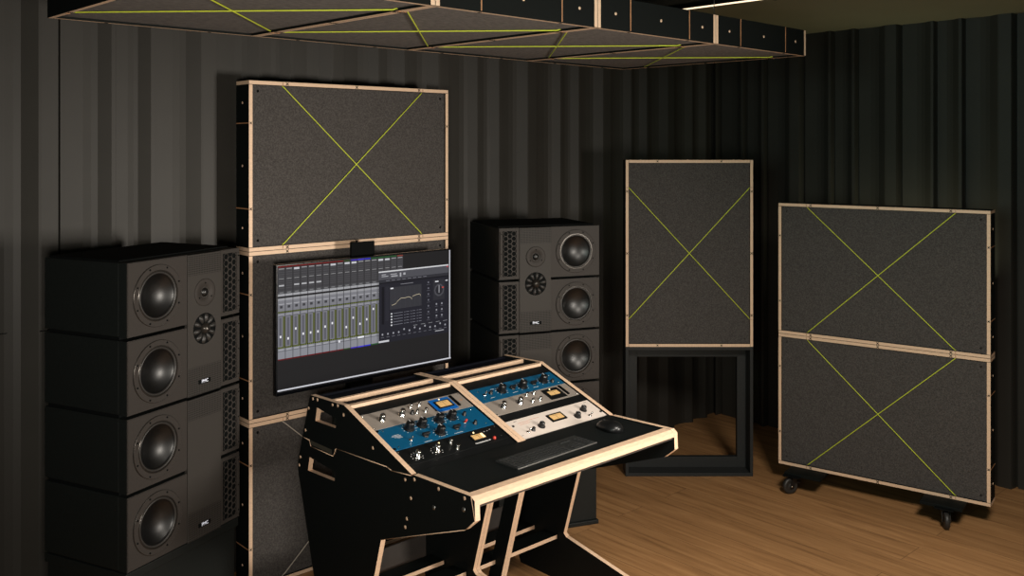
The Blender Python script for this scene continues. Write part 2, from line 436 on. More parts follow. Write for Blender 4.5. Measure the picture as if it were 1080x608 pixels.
def speaker(kind, label, x, y, z, rz, mirror, D, group, drivers):
    t = thing(kind, label, 'speaker', loc=(x, y, z), rz=rz, group=group)
    X = lambda u: (SW*u if not mirror else SW*(1-u))
    for k in (0, 1):
        b = MB().box((0, .040, k*SH+GAP/2), (SW, D, (k+1)*SH-GAP/2), 'cab', bev=.0035)
        z0, z1, c_ = k*SH+GAP/2, (k+1)*SH-GAP/2, .0025
        circ = [(X(.758)+.0832*math.cos(2*PI*i/48), (k+.5)*SH+.0832*math.sin(2*PI*i/48)) for i in range(48)]
        b.prism([[(c_, z0+c_), (SW-c_, z0+c_), (SW-c_, z1-c_), (c_, z1-c_)], circ], lambda a, z, t: (a, t, z), 0, .002, 'baffle', 'baffle')
        b.prism([[(0, z0), (SW, z0), (SW, z1), (0, z1)], circ], lambda a, z, t: (a, t, z), .0021, .040, 'baffle', 'cab')
        b.box((.01, .05, k*SH-.0001), (SW-.01, D-.01, k*SH+SH+.0001), 'dark')
        b.obj('cabinet', t)
    # driver plate bridging the two cabinets
    a, c = sorted((X(.195), X(.505)))
    MB().box((a, -.0045, .004), (c, .012, 2*SH-.006), 'perf', bev=.0012).obj('driver_plate', t)
    for k in (0, 1):
        woofer(X(.758), (k+.5)*SH, t)
        a, c = sorted((X(.035), X(.035)+(GW if not mirror else -GW)))
        link('vent_grille', GM, t, (a, -.0012, k*SH+.020))
        # lit trim strip with three screws beside the grille
        a, c = sorted((X(.008), X(.030)))
        b = MB().box((a, -.004, k*SH+.022), (c, 0, (k+1)*SH-.022), 'steel' if False else 'baffle', bev=.001)
        for zz in (.035, .13, .225): b.lathe([(0, .0055), (.0025, .0055), (.0025, .004)], 'dark', front((a+c)/2, k*SH+zz), n=8)
        b.obj('trim_strip', t)
    H2 = 2*SH
    lz = .048
    if drivers:
        tw = link('tweeter', MB().lathe([(.050, .0045), (.050, .008), (.046, .0088), (.022, .0080), (.020, .004)], 'baffle', n=40).lathe([(.020, .004), (.0185, .003), (.0165, .005)], 'rim', n=40).mesh('tweeter'), t); tw.matrix_local = front(X(.352), H2-.148, 0)
        link('dome', MB().lathe([(.0165, .004), (.014, .009), (.009, .0125), (.004, .0138), (0, .014)], 'cone', n=28).mesh('dome'), tw)
        b = MB()
        for k in range(3):
            a = PI/2+2*PI*k/3; b.lathe([(0, .0093), (.003, .0093), (.003, .008)], 'dark', Matrix.Translation((.034*math.cos(a), .034*math.sin(a), 0)), n=8)
        link('screw_ring', b.mesh('screw_ring'), tw)
        md = link('midrange_driver', MB().lathe([(.056, .0046), (.050, .0058), (.030, .0056), (0, .0052)], 'dark', n=40).mesh('midrange_driver'), t); md.matrix_local = front(X(.352), H2-.279, 0)
        for k in range(10):
            T = Matrix.Rotation(2*PI*k/10+.16, 4, 'Z')
            pv = []
            for r0, hw, zz in ((.020, .003, .006), (.030, .0060, .013), (.042, .0085, .0135), (.050, .0080, .0095), (.054, .0030, .0055)):
                pv += [T @ Vector((r0, -hw, .0048)), T @ Vector((r0, -hw*.55, zz)), T @ Vector((r0, hw*.55, zz)), T @ Vector((r0, hw, .0048))]
            fs = [(i*4+j, i*4+j+1, i*4+j+5, i*4+j+4) for i in range(4) for j in range(3)]+[(0, 1, 2, 3), (16, 17, 18, 19)]
            link('petal', MB().add(pv, fs, 'rubber', True).mesh('petal'), md)
        link('dome', MB().lathe([(.020, .005), (.019, .012), (.014, .019), (.008, .0225), (0, .024)], 'rim', n=28).mesh('dome'), md)
    bd = MB().box((-.030, -.0010, -.0075), (.030, .002, .0075), 'dark', bev=.001).obj('badge', t, (X(.352), -.0050, lz))
    lg = link('lettering', text_mesh('PMC', .0165, 'logo'), bd); lg.matrix_local = Matrix.Translation((0, -.0015, 0)) @ ROTX
    return t
LX, LY, LR, LZ = -1.2656, 3.0619, 1.1245, CH-.3795-.003
RX, RY, RR, RZ = -.0614, 4.446, .3598, CH-.3871-.003
speaker('main_speaker', 'upper dark main speaker of the left pile beside the tall panel stack', LX, LY, LZ-2*SH, LR, True, .399, 'main speakers', True)
speaker('bass_speaker', 'lower dark bass speaker of the left pile, under the left main speaker', LX, LY, LZ-4*SH, LR, True, .399, 'bass speakers', False)
speaker('main_speaker', 'upper dark main speaker of the right pile, right of the wide screen', RX, RY, RZ-2*SH, RR, False, .45, 'main speakers', True)
speaker('bass_speaker', 'lower dark bass speaker of the right pile, partly behind the desk', RX, RY, RZ-4*SH, RR, False, .45, 'bass speakers', False)
for lab, x, y, r, h, dd in (('black plinth under the left speaker pile', LX, LY, LR, LZ-4*SH, .399), ('black plinth under the right speaker pile, behind the desk', RX, RY, RR, RZ-4*SH, .45)):
    t = thing('speaker_plinth', lab, 'speaker stand', loc=(x, y, 0), rz=r, group='speaker plinths')
    MB().box((.0, .006, h-.03), (SW, dd, h), 'cab', bev=.002).obj('top_plate', t)
    MB().box((.006, .02, .02), (SW-.006, dd-.01, h-.03), 'cab', bev=.002).obj('body', t)
    MB().box((.0, .006, 0), (SW, dd, .02), 'cab', bev=.002).obj('base_plate', t)

# ------------------------------------------------------------------ desk (local x along the desk, y away from the user, z up)
DO = Vector((-.6191, 3.4334)); DA = .749; DH = .013
desk = thing('studio_desk', 'black laminate mixing desk with birch edges and two sloped rack bays', 'desk', loc=(DO.x, DO.y, 0), rz=DA)
T_, B_ = (0, .913+DH), (.413, .765+DH)
top_cut = [(-.292, .731), (-.245, .729), (-.235, .708), (-.075, .708), (-.055, .742), (.273, .756), (.298, .750), (.405, .762)]
up = [(-.300, .731)]+top_cut[1:-1]+[(.409, .7620)]+[(.413, .765), (0, .913), (-.236, .905), (-.245, .895)]
lo = [(-.300, .729)]+[(a, z-.0025) for a, z in top_cut[1:-1]]+[(.409, .759), (.425, .7665), (.722, .776), (.739, .765), (.742, .703), (.694, .663), (.235, .490), (.150, .200), (.165, .188), (.520, .125), (.640, .105), (.662, .070), (.662, -DH), (-.120, -DH), (-.215, .217), (-.335, .600), (-.330, .635)]
up = [(a, z+DH) for a, z in up]; lo = [(a, z+DH) for a, z in lo]
h1 = [(-.190, .866), (-.203, .812), (-.058, .816), (-.052, .852)]
h2 = [(-.245, .662), (-.258, .607), (-.066, .616), (-.060, .652)]
h1 = [(a, z+DH) for a, z in h1]; h2 = [(a, z+DH) for a, z in h2]
fx = lambda a, z, t: (t, -a, z)
dots_lo = [(.429, .752), (.559, .756), (.690, .762), (.409, .684), (.386, .608), (.377, .577), (-.314, .646), (-.323, .612), (.377, .738)]
dots_grey = [(.534, .688), (.685, .725)]
dots_up = [(-.221, .894), (-.187, .897), (-.08, .899), (-.044, .903), (-.005, .877), (.184, .80), (-.275, .760), (-.252, .851)]
def side(x0, x1, outer):
    b = MB().prism([up, h1], fx, x0, x1, 'deskblack', 'ply')
    xo = x0 if outer < 0 else x1
    for a, z in dots_up: b.lathe([(0, .0012), (.0062, .0012), (.0062, 0)], 'ply', Matrix.Translation((xo, -a, z+DH)) @ Matrix.Rotation(outer*PI/2, 4, 'Y'), n=10)
    b.obj('rack_side_panel', desk)
    b = MB().prism([lo, h2], fx, x0, x1, 'deskblack', 'ply')
    for a, z in dots_lo: b.lathe([(0, .0012), (.0062, .0012), (.0062, 0)], 'ply', Matrix.Translation((xo, -a, z+DH)) @ Matrix.Rotation(outer*PI/2, 4, 'Y'), n=10)
    for a, z in dots_grey: b.lathe([(0, .002), (.007, .002), (.008, 0)], 'steel', Matrix.Translation((xo, -a, z+DH)) @ Matrix.Rotation(outer*PI/2, 4, 'Y'), n=14)
    # birch edge of the joint between the upper and lower panels
    ln = [(-.298, .7305)]+[(a, z-.0012) for a, z in top_cut[1:-1]]+[(.409, .7605)]
    for (a0, z0), (a1, z1) in zip(ln[:-1], ln[1:]):
        b.tube([(xo+outer*.0006, -a0, z0+DH), (xo+outer*.0006, -a1, z1+DH)], .0016, 'ply', n=6)
    en = [(-.214, .217), (-.334, .600), (-.329, .635), (-.299, .729)]
    for c in ([(.722, .776), (.741, .703), (.694, .663), (.235, .490)],):
        for (a0, z0), (a1, z1) in zip(c[:-1], c[1:]): b.tube([(xo+outer*.0004, -a0, z0+DH), (xo+outer*.0004, -a1, z1+DH)], .0014, 'ply', n=6)
    b.obj('side_panel', desk)
side(0, .020, -1); side(1.010, 1.030, 1)
# badge recess on the left panel
bd = MB().box((-.0008, .085, .713+DH), (0, .245, .729+DH), 'badge').obj('maker_badge', desk)
# centre divider, two boards thick, same profile
cut_u = [(.409, .720), (.413, .765), (0, .913), (-.236, .905), (-.245, .60), (.2, .60)]
for x0, x1 in ((.4945, .5135), (.5145, .5335)):
    MB().prism([[(a, z+DH) for a, z in cut_u]], fx, x0, x1, 'deskblack', 'ply').obj('rack_divider', desk)
cl = [(-.245, .60), (-.245, .62), (.20, .62), (.20, .735), (.305, .735), (.235, .490), (.150, .200), (.165, .188), (.520, .125), (.640, .105), (.662, .070), (.662, -DH), (-.120, -DH), (-.215, .217)]
for x0, x1 in ((.497, .5135), (.5145, .531)):
    MB().prism([[(a, z+DH) for a, z in cl]], fx, x0, x1, 'deskblack', 'ply').obj('centre_leg', desk)
# leaning double post in the right bay
for x0, x1 in ((.650, .6655), (.666, .6815)):
    MB().prism([[(.246, .738), (.318, .738), (.106, 0), (.034, 0)]], fx, x0, x1, 'deskblack', 'ply').obj('leaning_post', desk)
# worktop and its birch front rail
wt = MB(); wt.box((.020, -.690, .7475+DH), (1.010, -.405, .7655+DH), 'deskblack'); wt.obj('worktop', desk)
wt = MB(); wt.prism([[(.690, .7475), (.690, .7745), (.722, .7745), (.738, .766), (.739, .750), (.736, .7475)]], lambda a, z, t: (t, -a, z+DH), .020, 1.010, 'ply', 'ply'); wt.obj('front_rail', desk)
MB().box((.020, -.732, .7395+DH), (1.010, -.680, .7470+DH), 'plate').obj('under_strip', desk)
MB().box((.020, -.678, .728+DH), (1.010, -.30, .745+DH), 'lam').obj('under_shelf', desk)
MB().box((.020, .10, .59+DH), (1.010, .115, .89+DH), 'lam').obj('rack_back', desk)
for xa, xb in ((.020, .4945), (.5335, 1.010)):
    MB().box((xa, .0, .885+DH), (xb, .232, .893+DH), 'navy').obj('top_board', desk)
    MB().box((xa, -.013, .890+DH), (xb, .010, .911+DH), 'ply', bev=.001).obj('top_rail', desk)
    MB().box((xa, .100, .885+DH), (xb, .117, .909+DH), 'ply', bev=.001).obj('top_rail', desk)
    MB().box((xa, .222, .87+DH), (xb, .236, .900+DH), 'navy', bev=.001).obj('rear_rail', desk)
    MB().box((xa, .15, .166), (xb, .158, .265), 'plate').obj('cable_board', desk)
    MB().box((xa, .03, .165+DH), (xb, .11, .181+DH), 'lam', mats={'-y': 'ply'}).obj('foot_shelf', desk)
    MB().box((xa, -.110, .165+DH), (xb, -.03, .181+DH), 'lam', mats={'-y': 'ply'}).obj('foot_shelf', desk)
MB().box((.985, -.33, .700+DH), (1.009, -.31, .72+DH), 'steel', bev=.002).obj('bracket', desk)

# rack frame: local x along, y up the slope, z out of the panel
Dm = Matrix.Translation((DO.x, DO.y, 0)) @ Matrix.Rotation(DA, 4, 'Z')
Ls = math.hypot(.413, .148); ds, dz = .413/Ls, -.148/Ls
RM = Dm @ Matrix(((1, 0, 0, 0), (0, ds, dz, 0), (0, -dz, ds, .913+DH), (0, 0, 0, 1)))
# column check: local y (up slope) = (-d): desk (0, ds, -dz)
def rackpose(w, v): return RM @ Matrix.Translation((w, -v, -.006))
rackL = Dm @ Matrix(((1, 0, 0, 0), (0, ds, dz, 0), (0, -dz, ds, .913+DH), (0, 0, 0, 1)))
def knob_mesh(kind):
    if kind == 'big':
        b = MB(); pr = []; n = 16
        b.lathe([(.0155, 0), (.0155, .002), (.0125, .004), (.0115, .018), (.009, .021), (0, .021)], 'knob', n=10, smooth=False)
        b.box((-.0008, .002, .0205), (.0008, .0105, .0216), 'print')
        for k in range(9):
            a = -PI*.75+PI*1.5*k/8+PI/2; b.box((-.0008, .0172, 0), (.0008, .0200, .0005), 'print', T=Matrix.Rotation(a-PI/2, 4, 'Z'))
    elif kind == 'flat':
        b = MB().lathe([(.010, 0), (.010, .003), (.006, .005), (0, .005)], 'knob', n=20)
        b.box((-.014, -.004, .004), (.014, .004, .012), 'knob', bev=.002)
    elif kind == 'silver':
        b = MB().lathe([(.0105, 0), (.0105, .003), (.008, .004), (.0078, .018), (.0062, .0205), (0, .0205)], 'chrome', n=24)
        b.lathe([(.0079, .008), (.0083, .009), (.0083, .012), (.0079, .013)], 'knob', n=24)
    elif kind == 'silver_ticks':
        b = MB().lathe([(.0125, 0), (.0125, .003), (.009, .004), (.0085, .020), (.0068, .0225), (0, .0225)], 'chrome', n=24)
        for k in range(9):
            a = -PI*.75+PI*1.5*k/8; b.box((-.0011, .0175, 0), (.0011, .0205, .0005), 'print', T=Matrix.Rotation(a, 4, 'Z'))
    elif kind == 'small_silver':
        b = MB().lathe([(.0068, 0), (.0068, .002), (.0055, .003), (.0052, .013), (.004, .0145), (0, .0145)], 'chrome', n=20)
    elif kind == 'small_black':
        b = MB().lathe([(.0075, 0), (.0075, .002), (.006, .003), (.0055, .011), (.004, .0125), (0, .0125)], 'knob', n=20)
    elif kind == 'mid_black':
        b = MB().lathe([(.0135, 0), (.0135, .002), (.0105, .0035), (.0095, .015), (.0075, .0175), (0, .0175)], 'knob', n=12, smooth=False)
        b.box((-.0007, .001, .017), (.0007, .009, .018), 'print')
    elif kind == 'toggle':
        b = MB().lathe([(.0048, 0), (.0048, .002), (.0028, .0025), (0, .0025)], 'chrome', n=12)
        b.lathe([(.0014, .002), (.0024, .014), (0, .0155)], 'chrome', Matrix.Rotation(.35, 4, 'X'), n=10)
    elif kind == 'red_toggle':
        b = MB().lathe([(.0048, 0), (.0048, .002), (.0028, .0025), (0, .0025)], 'chrome', n=12)
        b.lathe([(.003, .002), (.0034, .012), (0, .014)], 'red', Matrix.Rotation(.3, 4, 'X'), n=10)
    elif kind == 'red_lamp':
        b = MB().lathe([(.0065, 0), (.0065, .003), (.005, .007), (0, .009)], 'red', n=16)
    elif kind == 'screw':
        b = MB().lathe([(.003, 0), (.003, .001), (.0015, .0016), (0, .0016)], 'chrome', n=10)
    elif kind == 'black_screw':
        b = MB().lathe([(.0055, 0), (.0055, .002), (.003, .0035), (0, .0035)], 'dark', n=10)
    elif kind == 'lamp':
        b = MB().lathe([(.0035, 0), (.0035, .002), (.002, .004), (0, .0045)], 'meter_hot', n=10)
    f = {'big': 1.4, 'flat': 1.2, 'silver': 1.3, 'silver_ticks': 1.15, 'mid_black': 1.15, 'small_silver': 1.2, 'small_black': 1.15, 'toggle': 1.5, 'red_toggle': 1.4}.get(kind, 1)
    b.v = [(x*f, y*f, z*f) for x, y, z in b.v]
    return b.mesh(kind)
KN = {}
NAME = {'big': 'knob', 'flat': 'pointer_knob', 'silver': 'knob', 'silver_ticks': 'knob', 'small_silver': 'small_knob', 'small_black': 'small_knob', 'mid_black': 'knob', 'toggle': 'toggle_switch', 'red_toggle': 'toggle_switch', 'red_lamp': 'indicator_lamp', 'screw': 'screw', 'black_screw': 'screw', 'lamp': 'indicator_lamp'}
def rack_unit(name, label, w0, w1, v0, v1, panel, items, cat='audio unit'):
    t = thing(name, label, cat, mw=rackpose(w0, v1), group=None)
    H = v1-v0-.001; W = w1-w0
    MB().box((0, 0, -.004), (W, H, 0), panel, bev=.0008).obj('faceplate', t)
    MB().box((.012, .003, -.095), (W-.012, H-.003, -.0045), 'dark').obj('chassis', t)
    for it in items:
        k = it[0]
        if k in NAME:
            for (w, v) in it[1]:
                if k not in KN: KN[k] = knob_mesh(k)
                link(NAME[k], KN[k], t, (w-w0, v1-v, .0))
        elif k == 'meter':
            (a, b_, c, d_), frame, fm, hot = it[1], it[2], it[3], it[4]
            a -= w0; c -= w0; b_, d_ = v1-d_, v1-b_
            m = link('meter', MB().box((a-fm, b_-fm*.8, 0), (c+fm, d_+fm*.8, .0040), frame, bev=.001).mesh('meter'), t)
            MB().box((a, b_, .0040), (c, d_, .0048), 'meter').obj('meter_face', m)
            nb = MB().box((a+(c-a)*.5-.0004, b_+.002, .0048), (a+(c-a)*.5+.0004, d_-.003, .0052), 'dark')
            nb.box((a+(c-a)*.15, d_-.006, .0048), (c-(c-a)*.15, d_-.0052, .0051), 'dark'); nb.obj('needle', m)
            if hot: MB().box((c-.012, b_+.001, .0048), (c-.002, d_-.001, .0054), 'meter_hot').obj('meter_lamp', m)
        elif k == 'rect':
            n, a, v_a, c, v_c, mm, th = it[1:]
            MB().box((a-w0, v1-v_c, 0), (c-w0, v1-v_a, th), mm).obj(n, t)
        elif k == 'marks':
            b = MB()
            for (a, v, ln, mm) in it[1]: b.box((a-w0, v1-v-.0009, 0), (a-w0+ln, v1-v+.0009, .0004), mm)
            b.obj('printing', t)
    return t
rack_unit('compressor', 'grey rack compressor with bright blue meter surround in the left bay', .022, .492, .069, .170, 'grey', [
    ('rect', 'meter_surround', .330, .080, .427, .158, 'bright_blue', .0015),
    ('silver', [(.086, .125), (.177, .124)]), ('small_silver', [(.238, .094), (.278, .094), (.239, .135), (.279, .137)]), ('small_black', [(.221, .129)]),
    ('meter', (.352, .102, .410, .136), 'blackpanel', .008, False), ('lamp', [(.381, .086)]),
    ('rect', 'vent_slot', .434, .080, .444, .150, 'dark', .005), ('rect', 'switch_strip', .322, .090, .328, .148, 'dark', .001),
    ('marks', [(.462, .115, .016, 'ply_dark'), (.464, .119, .011, 'ply_dark')]), ('screw', [(.030, .078), (.030, .160), (.484, .078)])])
rack_unit('equaliser', 'blue rack equaliser with five large black knobs in the left bay', .022, .492, .170, .301, 'blue', [
    ('big', [(.154, .206), (.212, .206), (.294, .205), (.354, .205), (.251, .270)]), ('flat', [(.187, .265), (.329, .268)]),
    ('small_black', [(.414, .208), (.418, .271)]), ('red_toggle', [(.385, .250)]), ('toggle', [(.119, .267)]),
    ('marks', [(.066, .222, .030, 'print'), (.060, .228, .042, 'print'), (.070, .234, .030, 'print'), (.080, .240, .022, 'print'), (.160, .296, .035, 'print'), (.300, .294, .040, 'print'), (.240, .290, .02, 'print')]),
    ('screw', [(.052, .184), (.053, .285), (.463, .189), (.464, .283)]), ('black_screw', [(.031, .18), (.031, .292)])])
rack_unit('limiter', 'black rack limiter with silver knobs and a lit cream meter in the left bay', .022, .492, .302, .391, 'blackpanel', [
    ('silver_ticks', [(.083, .357), (.171, .356)]), ('small_silver', [(.249, .337), (.251, .375)]),
    ('meter', (.345, .334, .400, .360), 'blackpanel', .006, True), ('red_lamp', [(.429, .375)]), ('lamp', [(.372, .318), (.205, .322)]),
    ('marks', [(.336, .3745, .075, 'print'), (.338, .378, .070, 'print'), (.400, .326, .006, 'print'), (.415, .326, .006, 'print'), (.430, .326, .006, 'print'), (.446, .322, .006, 'print')]),
    ('screw', [(.032, .312), (.032, .382), (.482, .312), (.468, .370)])])
rack_unit('equaliser', 'narrower blue rack equaliser at the top of the right bay', .538, 1.008, .072, .168, 'blue', [
    ('big', [(.681, .123), (.796, .127), (.920, .124)]), ('flat', [(.743, .123), (.861, .126)]), ('small_black', [(.622, .123), (.957, .143)]), ('toggle', [(.588, .124)]),
    ('marks', [(.640, .098, .02, 'print'), (.720, .150, .03, 'print'), (.840, .150, .03, 'print'), (.600, .150, .02, 'print')]), ('screw', [(.576, .096), (.981, .095), (.985, .153), (.573, .147)])])
rack_unit('compressor', 'grey rack compressor with black meter surround in the right bay', .538, 1.008, .169, .262, 'grey', [
    ('silver', [(.605, .222), (.695, .222)]), ('small_silver', [(.762, .191), (.802, .191), (.755, .236), (.798, .236)]),
    ('rect', 'meter_surround', .850, .182, .944, .253, 'blackpanel', .0015), ('meter', (.867, .203, .923, .230), 'blackpanel', .007, False), ('lamp', [(.897, .188)]),
    ('rect', 'vent_slot', .954, .180, .964, .245, 'dark', .005), ('marks', [(.975, .21, .014, 'ply_dark')]), ('screw', [(.546, .178), (.546, .254), (1.0, .254)])])
rack_unit('limiter', 'ivory white rack limiter with black framed meter in the right bay', .538, 1.008, .307, .439, 'white', [
    ('meter', (.745, .343, .808, .373), 'dark', .010, False), ('mid_black', [(.668, .384), (.870, .387), (.931, .360)]), ('small_black', [(.616, .392)]), ('toggle', [(.587, .395), (.929, .402)]),
    ('marks', [(.585, .334, .060, 'print_red'), (.588, .344, .055, 'print_red'), (.648, .330, .055, 'print_red'), (.576, .319, .014, 'blackpanel'), (.975, .319, .014, 'blackpanel'), (.545, .404, .010, 'blackpanel')]),
    ('black_screw', [(.554, .342), (.999, .397)])])
for wa, wb_, va, vb in ((.022, .492, .022, .068), (.022, .492, .392, .436), (.538, 1.008, .022, .071), (.538, 1.008, .263, .306)):
    o = MB().box((0, 0, -.004), (wb_-wa, vb-va, 0), 'blackpanel', bev=.0008).obj('blank_panel', desk); o.matrix_local = Dm.inverted() @ rackpose(wa, vb)

# keyboard
kz = .7655+DH
kb = thing('keyboard', 'thin black computer keyboard with silver front edge on the desk', 'keyboard', mw=Dm @ Matrix.Translation((.288, -.628, kz)) @ Matrix.Rotation(.02, 4, 'Z'))
MB().box((0, 0, 0), (.410, .112, .006), 'key', mats={'-y': 'steel'}, bev=.001).obj('base', kb)
MB().box((0, -.003, .0015), (.410, .0012, .0065), 'steel', bev=.001).obj('front_strip', kb)
km = MB().box((0, 0, 0), (.0150, .0150, .0025), 'key', bev=.0012).mesh('key')
kw = MB().box((0, 0, 0), (.0950, .0150, .0025), 'key', bev=.0012).mesh('key')
for r in range(6):
    c = 0
    while c < 22:
        if c in (15, 19): c += 1; continue
        x = .006+c*.01815
        if r == 0 and c == 4: link('key', kw, kb, (x, .006, .0060)); c += 5; continue
        if r in (3,) and 16 <= c <= 18: c += 1; continue
        if len([1 for q in kb.children]) > 98: break
        link('key', km, kb, (x, .006+r*.0174, .0060)); c += 1
# mouse
ms = thing('computer_mouse', 'low black computer mouse on the desk right of the keyboard', 'mouse', mw=Dm @ Matrix.Translation((.868, -.535, kz)) @ Matrix.Rotation(-.15, 4, 'Z'))
def dome(a, b_, h, m, name, x0=-1, x1=1, y0=-1, y1=1, lift=0):
    n = 18; vs = []; fs = []
    for i in range(n+1):
        for j in range(n+1):
            u = x0+(x1-x0)*i/n; v = y0+(y1-y0)*j/n
            # square to disc
            X = u*math.sqrt(1-v*v/2); Y = v*math.sqrt(1-u*u/2); r2 = min(1, X*X+Y*Y)
            z = h*(1-r2**1.6)**.5*(1-.22*Y)
            vs.append((a*X*(1-.08*Y), b_*Y, z+lift))
    for i in range(n):
        for j in range(n): fs.append((i*(n+1)+j, (i+1)*(n+1)+j, (i+1)*(n+1)+j+1, i*(n+1)+j+1))
    k = len(vs); ring = [(i, 0) for i in range(n)]+[(n, j) for j in range(n)]+[(i, n) for i in range(n, 0, -1)]+[(0, j) for j in range(n, 0, -1)]
    fs.append([i*(n+1)+j for i, j in ring])
    return MB().add(vs, fs, m, True).obj(name, ms)
dome(.042, .066, .032, 'knob', 'shell')
MB().lathe([(.006, -.003), (.0072, -.001), (.0072, .001), (.006, .003)], 'rubber', Matrix.Translation((0, .034, .0245)) @ Matrix.Rotation(PI/2, 4, 'Y'), n=20).obj('scroll_wheel', ms)

# ------------------------------------------------------------------ wide screen
mon = thing('computer_monitor', 'wide flat screen showing an audio mixer, in front of the tall panel stack', 'monitor', mw=pose(-.974, 3.842, .846, .734))
MW_, MH_ = .922, .546
MB().box((0, .001, 0), (MW_, .030, MH_), 'tvblack', bev=.003).obj('housing', mon)
MB().box((.08, .030, .08), (MW_-.08, .055, MH_-.10), 'tvblack', bev=.01).obj('rear_cover', mon)
# screen picture: flat coloured shapes on the lit panel
_em = {}
def em(rgb):
    k = 'px_%d_%d_%d' % rgb
    if k not in M:
        m = bpy.data.materials.new(k); m.use_nodes = True; nt = m.node_tree; b = nt.nodes['Principled BSDF']
        b.inputs['Base Color'].default_value = (.002, .002, .002, 1); b.inputs['Roughness'].default_value = .6; b.inputs['Specular IOR Level'].default_value = .05
        b.inputs['Emission Color'].default_value = (*lin(rgb), 1); b.inputs['Emission Strength'].default_value = 1.0
        M[k] = m
    return k
SX0, SX1, SZ0, SZ1 = .006, MW_-.006, .014, MH_-.006
scr = MB(); lay = [0]
def q(u0, v0, u1, v1, rgb, l=1):
    x0, x1 = SX0+(SX1-SX0)*u0, SX0+(SX1-SX0)*u1; z0, z1 = SZ1-(SZ1-SZ0)*v1, SZ1-(SZ1-SZ0)*v0; y = -l*.00012
    scr.add([(x0, y, z0), (x1, y, z0), (x1, y, z1), (x0, y, z1)], [(0, 1, 2, 3)], em(rgb))
q(0, 0, 1, 1, (33, 32, 33), 0)
ncol = 18; cw = .6950/ncol
col = [(110, 22, 22)]*9+[(50, 70, 30)]+[(60, 40, 170)]*1+[(70, 60, 200)]*1+[(48, 48, 190)]+[(36, 84, 44)]*4+[(130, 60, 50)]
rnd = random.Random(3)
for i in range(ncol):
    a = .002+i*cw; z = a+cw*.93
    q(a, .002, z, .012, col[i]); q(a, .016, z, .20, (62, 61, 64))
    for k in range(9): q(a+.003, .030+k*.018, z-.003, .034+k*.018, (78, 77, 80), 2)
    q(a+.004, .020, z-.004, .027, (150, 150, 152) if i not in (2, 7, 9, 10, 14) else (200, 200, 202), 3)
    if i in (2, 7, 9, 10, 14, 15): q(a+.004, .022, z-.004, .036, (190, 190, 195), 3)
    q(a+.006, .10, z-.006, .104, (150, 150, 150), 3)
    if i in (0, 2, 3, 4, 5): q(a+.005, .150, z-.005, .162, (175, 175, 178), 3)
    q(a, .20, z, .24, (70, 70, 73)); q(a+.008, .207, z-.008, .217, (110, 110, 112), 2)
    q(a, .222, z, .240, (160, 160, 164), 2); q(a, .256, z, .274, (150, 150, 154), 2)
    q(a, .240, z, .256, (34, 34, 36), 2)
    q(a, .274, z, .36, (122, 122, 128)); q(a+.010, .315, z-.012, .335, (60, 60, 64), 2); q(a+.003, .300, z-.003, .306, (165, 165, 170), 2)
    q(a, .360, z, .372, (54, 60, 26), 2)
    for k in range(4): q(a+.002+k*.009, .364, a+.006+k*.009, .370, (120, 128, 60), 3)
    q(a, .372, z, .640, (118, 118, 126))
    q(a, .378, z-.004, .392, (140, 140, 147), 2); q(a+.004, .395, z-.010, .400, (80, 80, 86), 2)
    q(a+.006, .410, a+.020, .632, (98, 98, 106), 2); q(a+.012, .410, a+.014, .632, (60, 60, 68), 3)
    q(z-.011, .400, z, .640, (84, 88, 52), 2)
    f = [.55, .57, .50, .55, .55, .55, .52, .50, .66, .55, .48, .54, .51, .43, .5, .5, .5, .5][i]
    q(a+.009, f, a+.017, f+.018, (232, 232, 236), 4)
    q(a, .640, z, .652, (54, 60, 26), 2)
    for k in range(4): q(a+.002+k*.009, .643, a+.006+k*.009, .650, (120, 128, 60), 3)
    q(a, .652, z, .735, (134, 135, 142)); q(a, .672, z, .676, (84, 84, 90), 2); q(a+.004, .660, z-.008, .666, (170, 170, 175), 2)
    if i == 11: q(a, .655, z, .668, (235, 235, 240), 3)
    q(a, .735, z, .745, (96, 20, 24) if i < 9 else col[i])
# plug-in window
U0, U1, V0, V1 = .548, .984, .128, .745
def w_(a, b, c, d, rgb, l=6): q(U0+(U1-U0)*a, V0+(V1-V0)*b, U0+(U1-U0)*c, V0+(V1-V0)*d, rgb, l)
w_(0, 0, 1, 1, (34, 34, 42), 5); w_(0, 0, 1, .018, (205, 205, 208)); w_(0, .018, 1, .12, (76, 76, 82)); w_(0, .12, 1, .16, (48, 48, 54))
w_(.975, .02, .995, .04, (190, 60, 70), 7)
for a, b, c, d in ((.04, .045, .10, .055), (.04, .07, .13, .08), (.16, .05, .25, .06), (.17, .075, .26, .09), (.29, .045, .31, .10), (.34, .05, .37, .08)): w_(a, b, c, d, (170, 170, 175), 7)
for k in range(8): w_(.10+k*.075, .135, .15+k*.075, .142, (120, 120, 128), 7)
w_(0, .16, 1, .175, (22, 22, 28), 7)
w_(.155, .24, .60, .55, (52, 52, 57), 7)
for k in range(7): w_(.155+k*.07, .24, .157+k*.07, .55, (64, 64, 70), 8)
w_(.16, .245, .20, .262, (225, 225, 230), 9); w_(.30, .205, .48, .211, (140, 140, 146), 8)
cv = [(.18, .49), (.23, .475), (.27, .43), (.31, .405), (.36, .41), (.41, .40), (.44, .41), (.46, .44), (.47, .40), (.52, .385), (.57, .38), (.585, .40), (.59, .42)]
